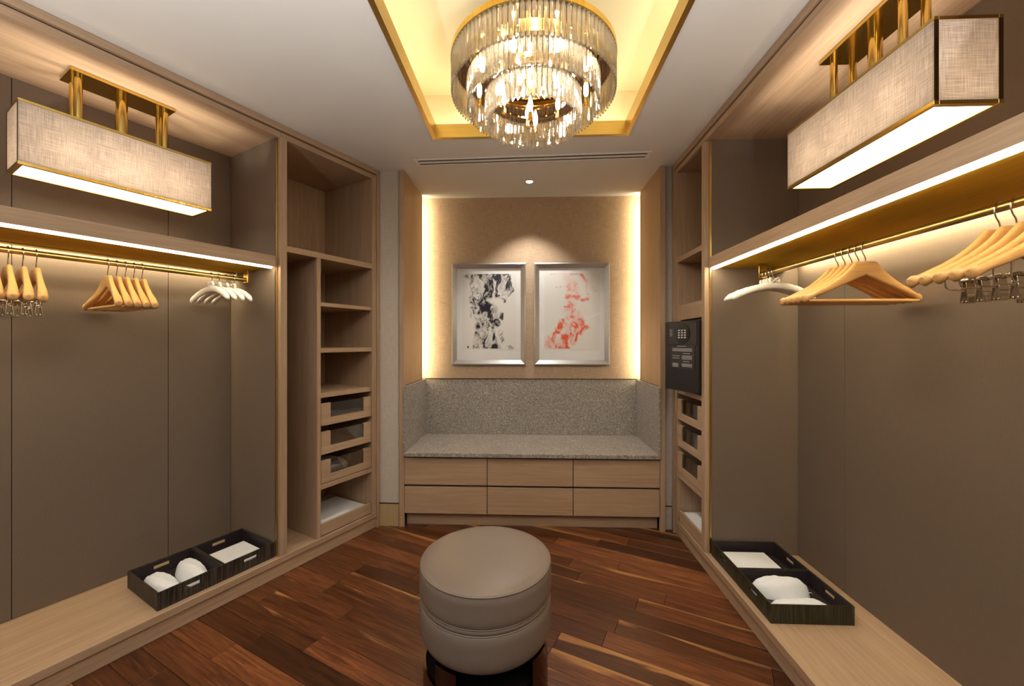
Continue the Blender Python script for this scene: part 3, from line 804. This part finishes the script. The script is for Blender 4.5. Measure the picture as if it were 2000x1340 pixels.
def print_material():
    m, nt, b = mat_base('ink_print')
    a = nt.nodes.new('ShaderNodeVertexColor'); a.layer_name = 'ink'
    nt.links.new(a.outputs[0], b.inputs['Base Color']); b.inputs['Roughness'].default_value = .75
    b.inputs['Specular IOR Level'].default_value = .2
    return m
PRINT = print_material()

def picture(x0, x1, z0, z1, kind, label):
    t = thing('framed_print', label, 'picture', ((x0 + x1) / 2, ALB - .0005, z0))
    W, H = (x1 - x0) / 2, z1 - z0; fw = .041
    prof = [(0, -.004), (0, -.030), (fw * .25, -.034), (fw, -.014), (fw, -.004)]        # (distance in from the edge, y)
    m = MB(); rings = []
    for d, y in prof: rings.append([(-W + d, y, d), (W - d, y, d), (W - d, y, H - d), (-W + d, y, H - d)])
    vr = [[m.bm.verts.new(Vector(p)) for p in r] for r in rings]
    for a, b in zip(vr, vr[1:] + vr[:1]):
        for i in range(4): m.bm.faces.new((a[i], a[(i + 1) % 4], b[(i + 1) % 4], b[i]))
    m.build('frame', SILVER, t)
    bx(-W + fw - .004, W - fw + .004, -.0075, -.002, fw - .004, H - fw + .004).build('mat_board', PAPER, t)
    bx(-W + fw - .003, W - fw + .003, -.0125, -.0110, fw - .003, H - fw + .003).build('glass_pane', PICGLASS, t)
    # the printed sheet: a fine grid that carries the ink colours
    nx, ny = 128, 180
    px0, px1, pz0, pz1 = -W + fw + .044, W - fw - .040, fw + .086, H - fw - .044
    C = print_colours(kind, nx, ny)
    vs = [(px0 + (px1 - px0) * i / (nx - 1), -.0085, pz1 + (pz0 - pz1) * j / (ny - 1)) for j in range(ny) for i in range(nx)]
    fs = [(j * nx + i, j * nx + i + 1, (j + 1) * nx + i + 1, (j + 1) * nx + i)[::-1] for j in range(ny - 1) for i in range(nx - 1)]
    me = bpy.data.meshes.new('print_sheet'); me.from_pydata(vs, [], fs); me.materials.append(PRINT)
    ca = me.color_attributes.new('ink', 'FLOAT_COLOR', 'POINT')
    ca.data.foreach_set('color', np.concatenate([C.reshape(-1, 3), np.ones((nx * ny, 1))], 1).astype(np.float32).ravel())
    o = bpy.data.objects.new('print_sheet', me); COL.objects.link(o); o.parent = t
picture(-.627, -.012, 1.105, 1.948, 'black', 'silver-framed print of black ink smoke on the alcove wall')
picture(.057, .677, 1.105, 1.948, 'red', 'silver-framed print of red and orange ink smoke on the alcove wall')

# ------------------------------------------------------------------ ottoman
ot = thing('ottoman', 'round taupe leather ottoman with piped seams on a dark swivel base', 'ottoman', (-.158, 1.512, 0))
def smooth_prof(pts, n=6):
    out = []
    for i in range(len(pts) - 1):
        p0 = pts[max(i - 1, 0)]; p1 = pts[i]; p2 = pts[i + 1]; p3 = pts[min(i + 2, len(pts) - 1)]
        for k in range(n):
            t = k / n
            out.append(tuple(.5 * ((2 * p1[c]) + (-p0[c] + p2[c]) * t + (2 * p0[c] - 5 * p1[c] + 4 * p2[c] - p3[c]) * t * t + (-p0[c] + 3 * p1[c] - 3 * p2[c] + p3[c]) * t ** 3) for c in (0, 1)))
    return out + [pts[-1]]
MB().lathe(smooth_prof([(.002, .497), (.08, .4965), (.16, .493), (.215, .486), (.240, .477), (.2445, .472)]) + smooth_prof([(.2445, .470), (.2495, .45), (.2500, .42), (.2495, .385), (.2440, .367), (.236, .364)]), 96).build('upper_cushion', LEATHER, ot)
MB().lathe([(.236, .3635), (.2435, .3600), (.2440, .352), (.2430, .346), (.236, .3435)], 96).build('middle_band', LEATHER, ot)
MB().lathe(smooth_prof([(.236, .342), (.2450, .339), (.2500, .318), (.2500, .285), (.2480, .25), (.240, .222), (.225, .208), (.19, .203)]), 96).build('lower_cushion', LEATHER, ot)
for r, z in ((.2448, .4710), (.2425, .3642), (.2425, .3425)):
    MB().lathe([(r + .0030 * math.cos(a), z + .0030 * math.sin(a)) for a in [2 * math.pi * k / 8 for k in range(8)]], 96, closed=True).build('piping', LEATHER, ot)
# drum base with openings under the seat
bs = MB(); seg = 96; rO, rI = .236, .226
def solid(k): return ((k + 10) % 24) in (0, 1, 2, 3, 4, 23)
for k in range(seg):
    a0, a1 = 2 * math.pi * k / seg, 2 * math.pi * (k + 1) / seg
    zt = .200 if solid(k) else .120
    P = lambda r, a, z: (r * math.cos(a), r * math.sin(a), z)
    vs = [bs.bm.verts.new(p) for p in (P(rI, a0, 0), P(rO, a0, 0), P(rO, a1, 0), P(rI, a1, 0), P(rI, a0, zt), P(rO, a0, zt), P(rO, a1, zt), P(rI, a1, zt))]
    for f in ((0, 1, 2, 3), (4, 7, 6, 5), (1, 5, 6, 2), (0, 3, 7, 4), (0, 4, 5, 1), (3, 2, 6, 7)): bs.bm.faces.new([vs[i] for i in f])
bmesh.ops.remove_doubles(bs.bm, verts=bs.bm.verts, dist=1e-6)
bs.build('base_drum', DBASE, ot)
MB().lathe([(.02, .001), (.223, .001), (.223, .120), (.12, .125), (.12, .202), (.02, .202)], 64).build('swivel_core', INKB, ot, autosmooth=30)

# ------------------------------------------------------------------ hangers
def hook(m, lift=0.0):
    pts = [(0, 0, -.062), (0, 0, -.048), (-.003, 0, -.038), (-.010, 0, -.026), (-.0142, 0, -.013), (-.0148, 0, 0)]
    pts += [(.0148 * math.cos(a), 0, .0148 * math.sin(a)) for a in [R(180 - 18 * k) for k in range(1, 12)]]
    return m.tube(pts, .0020, 8)

def wooden_body():
    """curved shoulders: flat neck, straight underside, rounded knob ends; x along the hanger"""
    m = MB(); rings = []
    st = [0, .02, .036, .040, .050, .062, .080, .105, .130, .155, .175, .192, .203, .209, .212]
    top = [-.058, -.058, -.0585, -.061, -.074, -.088, -.105, -.125, -.141, -.1545, -.1645, -.173, -.180, -.186, -.192]
    for sgn in (-1, 1):
        seq = list(zip(st, top))
        if sgn < 0: seq = seq[::-1]
        for x, zt in (seq if sgn < 0 else seq[1:]):
            zb = -.107 - .455 * x
            if x > .185: zb = -.107 - .455 * .185 - (x - .185) * .9
            if x >= .203: zb = -.2065; zt = -.1735
            if x >= .209: zb = -.203; zt = -.178
            if x >= .212: zb = -.196; zt = -.184
            th = .0080 + .0058 * min(1, max(0, (x - .05) / .12)) ** 1.3
            if x >= .203: th *= {.203: .98, .209: .80, .212: .40}[x]
            off = .020 * (x / .21) ** 2
            zc, hz = (zt + zb) / 2, max(.003, (zt - zb) / 2)
            ring = []
            for k in range(14):
                a = 2 * math.pi * k / 14; c, s = math.cos(a), math.sin(a)
                e = .55 if x < .17 else .9
                ring.append((sgn * x, off + th * math.copysign(abs(c) ** e, c), zc + hz * math.copysign(abs(s) ** e, s)))
            rings.append(ring)
    m.grid(rings, True, True); return m

def make_bar_hanger():
    t = thing('wooden_hanger', 'x', 'hanger')
    wooden_body().build('shoulders', HANGW, t)
    MB().tube([(-.196, .012, -.199), (.196, .012, -.199)], .0065, 10).build('bar', HANGW, t, autosmooth=40)
    hook(MB()).build('hook', CHROME, t, autosmooth=50)
    return t
def make_clip_hanger():
    t = thing('clip_hanger', 'x', 'hanger')
    wooden_body().build('shoulders', HANGW, t)
    hook(MB()).build('hook', CHROME, t, autosmooth=50)
    pts = [(-.130, .008, -.168)] + [(-.130, .008, -.200)] + [(-.130 + .014 * (1 - math.cos(a)), .008, -.200 - .014 * math.sin(a)) for a in (R(30), R(60), R(90))]
    pts += [(-p[0], p[1], p[2]) for p in pts[::-1]]
    MB().tube(pts, .0017, 8).build('wire_bar', CHROME, t, autosmooth=50)
    for x in (-.072, .072):
        c = MB()
        for sy in (-1, 1):
            c.box(-.0105, .0105, -.001, .001, -.052, .004, bev=.0004, rot=Matrix.Rotation(R(sy * 6), 3, 'X').to_4x4(), at=(x, .008 + sy * .0045, -.196))
            c.box(-.011, .011, -.003, .003, -.006, .0, bev=.001, at=(x, .008 + sy * .0045, -.243))
        for dx in (-.007, .007):
            c.tube([(x + dx, .008 - .011, -.190), (x + dx, .008 + .011, -.190)], .0055, 10)
        c.tube([(x - .0115, .008, -.214), (x + .0115, .008, -.214)], .0052, 10)
        c.build('clip', CHROME, t, autosmooth=40)
    return t
def make_padded_hanger():
    t = thing('padded_hanger', 'x', 'hanger')
    pts, n = [], 60
    for i in range(n + 1):
        u = -1 + 2 * i / n
        pts.append((.205 * u, .010 * u * u, -.057 - .014 - .062 * abs(u) ** 1.9))
    rings = []
    for i, p in enumerate(pts):
        u = abs(-1 + 2 * i / n); r = (1 - max(0, (u - .88) / .12) ** 2 * .7) * (1 + .10 * math.sin(i * 2.1) * (.5 + .5 * math.sin(i * .77)))
        rings.append([(p[0], p[1] + .0112 * r * math.cos(a), p[2] + .0165 * r * math.sin(a) * (1 + .05 * math.sin(3 * a + i))) for a in [2 * math.pi * k / 14 for k in range(14)]])
    MB().grid(rings).build('padding', SATINW, t)
    hook(MB()).build('hook', CHROME, t, autosmooth=50)
    b = MB()
    for sg in (-1, 1):
        loop = [(sg * (.002 + .021 * math.sin(a)), .004 * math.cos(a), -.049 + .010 * math.sin(2 * a) + .004) for a in [math.pi * k / 12 for k in range(13)]]
        b.tube(loop, lambda k: .0045 + .003 * math.sin(math.pi * k), 8)
    b.tube([(-.006, 0, -.050), (.006, 0, -.050)], .0055, 8)
    b.build('bow', SATINW, t, autosmooth=60)
    return t
ORD5 = ['nearest', 'second nearest', 'middle', 'fourth', 'farthest']
ORD4 = ['nearest', 'second nearest', 'third', 'farthest']
def hang(make, F, side, ss, desc, grp, proto=None, jit=.12, base=0.0, seed=0):
    rnd = random.Random(seed); o0 = proto
    names = ORD5 if len(ss) == 5 else ORD4
    for i, s in enumerate(ss):
        o = (make() if o0 is None else copy_tree(o0))
        if o0 is None: o0 = o
        o.location = F.w(s, .235, 1.65)
        # local x along +t; local +y towards the viewer end of the rail
        if side == 'left': o.rotation_euler = (0, 0, F.rz + R(90) + R(base + rnd.uniform(-jit, jit)))
        else: o.rotation_euler = (0, 0, F.rz + R(90) + R(base + rnd.uniform(-jit, jit)))
        o['label'] = '%s %s' % (names[i], desc); o['group'] = grp
    return o0
bh = hang(make_bar_hanger, LEFT, 'left', (1.2945, 1.2655, 1.2365, 1.2075, 1.1785), 'of five wooden bar hangers on the left rail', 'bar hangers on the left rail', seed=1)
hang(None, RIGHT, 'right', (1.222, 1.192, 1.162, 1.130, 1.096), 'of five wooden bar hangers on the right rail', 'bar hangers on the right rail', bh, seed=2)
chg = hang(make_clip_hanger, LEFT, 'left', (1.500, 1.534, 1.570, 1.604), 'x', 'clip hangers on the left rail', seed=3)
hang(None, RIGHT, 'right', (1.775, 1.740, 1.702, 1.667, 1.632), 'wooden hanger with metal clips on the right rail', 'clip hangers on the right rail', chg, seed=4)
ph = hang(make_padded_hanger, LEFT, 'left', (.899, .865, .829, .793), 'of four white padded satin hangers on the left rail', 'padded hangers on the left rail', jit=1.0, seed=5)
hang(None, RIGHT, 'right', (.694, .668, .642, .616), 'of four white padded satin hangers on the right rail', 'padded hangers on the right rail', ph, jit=.1, seed=6)
for o in list(COL.objects):
    if o.get('group') == 'clip hangers on the left rail':
        k = {1.500: 'farthest', 1.534: 'second farthest', 1.570: 'third farthest', 1.604: 'nearest'}
        s = -(o.location - LEFT.o).dot(LEFT.ex)
        key = min(k, key=lambda q: abs(q - s)); o['label'] = k[key] + ' wooden hanger with metal clips on the left rail'

# ------------------------------------------------------------------ trays and what lies in them
def tray(F, s0, s1, t0, t1, mat, label, z0=.1085, h=.080):
    c = F.w((s0 + s1) / 2, (t0 + t1) / 2, z0)
    o = thing('tray', label, 'tray', c, F.rz)
    a, b, th = (s1 - s0) / 2, (t1 - t0) / 2, .006
    def shell(a, b, th, z0, z1, hx):
        m = MB()
        zs0, zs1 = .040, .058
        for y0, y1 in ((-b, -b + th), (b - th, b)):
            m.box(-a, -hx, y0, y1, z0, z1); m.box(hx, a, y0, y1, z0, z1)
            m.box(-hx, hx, y0, y1, z0, zs0); m.box(-hx, hx, y0, y1, zs1, z1)
        m.box(-a, -a + th, -b + th, b - th, z0, z1); m.box(a - th, a, -b + th, b - th, z0, z1)
        return m
    m = shell(a, b, th, 0, h, .032); m.box(-a + th, a - th, -b + th, b - th, 0, .005)
    m.build('outer_shell', mat, o)
    m = shell(a - th - .0004, b - th - .0004, .002, .0054, h - .003, .0325); m.box(-a + th + .0026, a - th - .0026, -b + th + .0026, b - th - .0026, .0054, .0070)
    m.build('lining', LINING, o)
    return c
def card(F, s, t, ls, lt, label, skew):
    m = MB()
    for k in range(4):
        m.box(-ls / 2 + .001 * k, ls / 2 - .0005 * k, -lt / 2, lt / 2, .0085 * k, .0085 * k + .008, bev=.0025)
    o = tag(m.build('folded_bag', PAPER, loc=F.w(s, t, .1165)), label, 'laundry bag'); o.rotation_euler.z = F.rz + R(skew)
def pouch(F, s, t, ls, lt, h, rz, label, seed, z=.1165, tilt=0.0):
    o = thing('shoe_bag', label, 'pouch', F.w(s, t, z), F.rz + R(rz))
    o.rotation_euler.x = R(tilt)
    cloth_pile(ls, lt, h, seed, COTTON, 'bag', puff=.85, wr=.0045).build('bag_body', COTTON, o)
    d = MB()
    for k in (-1, 1):
        pts = [(k * .012 + .012 * math.sin(a), lt / 2 - .012 + .016 * math.cos(a), .014 + .012 * math.sin(a)) for a in [math.pi * j / 8 for j in range(9)]]
        d.tube(pts, .0016, 6)
    d.build('drawstring', COTTON, o, autosmooth=60)
tray(LEFT, .932, 1.190, .030, .370, TRAYL, 'dark ribbed tray holding two white shoe bags on the left platform')
tray(LEFT, .682, .928, .030, .370, TRAYL, 'dark ribbed tray holding a folded white bag on the left platform')
tray(RIGHT, .740, 1.004, .028, .372, TRAYR, 'dark olive ribbed tray holding two white shoe bags on the right platform')
tray(RIGHT, .468, .736, .028, .372, TRAYR, 'dark olive ribbed tray holding a folded white bag on the right platform')
card(LEFT, .805, .165, .185, .235, 'folded white bag in the farther tray of the left platform', 0)
card(RIGHT, .600, .170, .190, .240, 'folded white bag in the farther tray of the right platform', 0)
pouch(LEFT, 1.116, .198, .112, .255, .058, 3, 'white shoe bag nearer the viewer in the left tray', 1)
pouch(LEFT, .996, .198, .108, .258, .068, -3, 'white shoe bag farther from the viewer in the left tray', 2)
pouch(RIGHT, .934, .195, .112, .262, .046, 2, 'flat white shoe bag nearer the viewer in the right tray', 3)
pouch(RIGHT, .812, .185, .112, .258, .076, -3, 'plump white shoe bag farther from the viewer in the right tray', 5)

# ------------------------------------------------------------------ safe in the right tower
sf = thing('wall_safe', 'black electronic safe with its keypad door ajar in the right shelf tower', 'safe', RIGHT.w(.405, .02, .988), RIGHT.rz)
def SB(s0, s1, t0, t1, z0, z1, bev=.001): return bx(s0 - .405, s1 - .405, t0 - .02, t1 - .02, z0 - .988, z1 - .988, bev=bev)
m = MB()
for a in ((.085, .404, .03, .40, .9875, .992), (.085, .404, .03, .40, 1.430, 1.436), (.085, .090, .03, .40, .992, 1.430), (.399, .404, .03, .40, .992, 1.430), (.090, .399, .395, .40, .992, 1.430)):
    m.box(a[0] - .405, a[1] - .405, a[2] - .02, a[3] - .02, a[4] - .988, a[5] - .988)
m.build('safe_body', SAFEB, sf)
m = MB()
for a in ((.037, .085, .004, .025, .9865, 1.5135), (.085, .406, .004, .025, 1.440, 1.5135)):
    m.box(a[0] - .405, a[1] - .405, a[2] - .02, a[3] - .02, a[4] - .988, a[5] - .988, bev=.001)
m.build('surround', OAKZ, sf)
# door: hinged at the near edge, swung open a little towards the room
dr = bx(-.302, 0, -.022, 0, .010, .436, bev=.002).build('door', SAFEB, sf, (0.0, -.018, 0))
dr.rotation_euler.z = R(17)
# control panel on the door's outer face (outer face is local -y; its left in the picture is the free edge, local -x)
bx(-.264, -.012, -.026, -.0222, .290, .425, bev=.003).build('control_panel', SAFEG, dr)
kp = MB(); kp.lathe([(.001, 0), (.058, 0), (.062, -.003), (.052, -.005), (.001, -.005)], 40)
bmesh.ops.rotate(kp.bm, cent=(0, 0, 0), matrix=Matrix.Rotation(R(-90), 3, 'X'), verts=kp.bm.verts)
kp.build('keypad_dial', SAFEB, dr, (-.128, -.0262, .358), autosmooth=30)
for i in range(3):
    for j in range(4):
        bx(-.0085, .0085, -.002, 0, -.0042, .0042, bev=.001).build('key', WHITEI, dr, (-.128 + (i - 1) * .027, -.0318, .379 - j * .0145))
tx = MB(); rt = random.Random(9)
def line(x, z, wd, h=.0022):
    x += .036; e = x + wd
    while x < e:
        k = min(rt.uniform(.004, .012), e - x); tx.box(x, x + k, -.0242, -.0236, z, z + h); x += k + .0018
for k in range(5): tx.box(-.250, -.222 + rt.uniform(-.006, .004), -.0266, -.0260, .384 - k * .0095, .3865 - k * .0095)
tx.box(-.148, -.112, -.0266, -.0260, .4135, .4165)
line(-.215, .282, .075, .003)
for k in range(4): line(-.262, .268 - k * .0052, .175)
line(-.165, .238, .06, .003)
for k in range(2): line(-.262, .222 - k * .014, .065, .003)
for k in range(5): line(-.175, .225 - k * .0052, .088)
line(-.165, .190, .055, .003)
for k in range(5): line(-.262, .176 - k * .0050, .055)
for k in range(4): line(-.175, .176 - k * .0052, .088)
bx(-.246, -.030, -.0236, -.0222, .146, .288).build('instruction_plate', SAFEG, dr)
tag(tx.build('printed_lines', WHITEI, dr), kind='stuff')
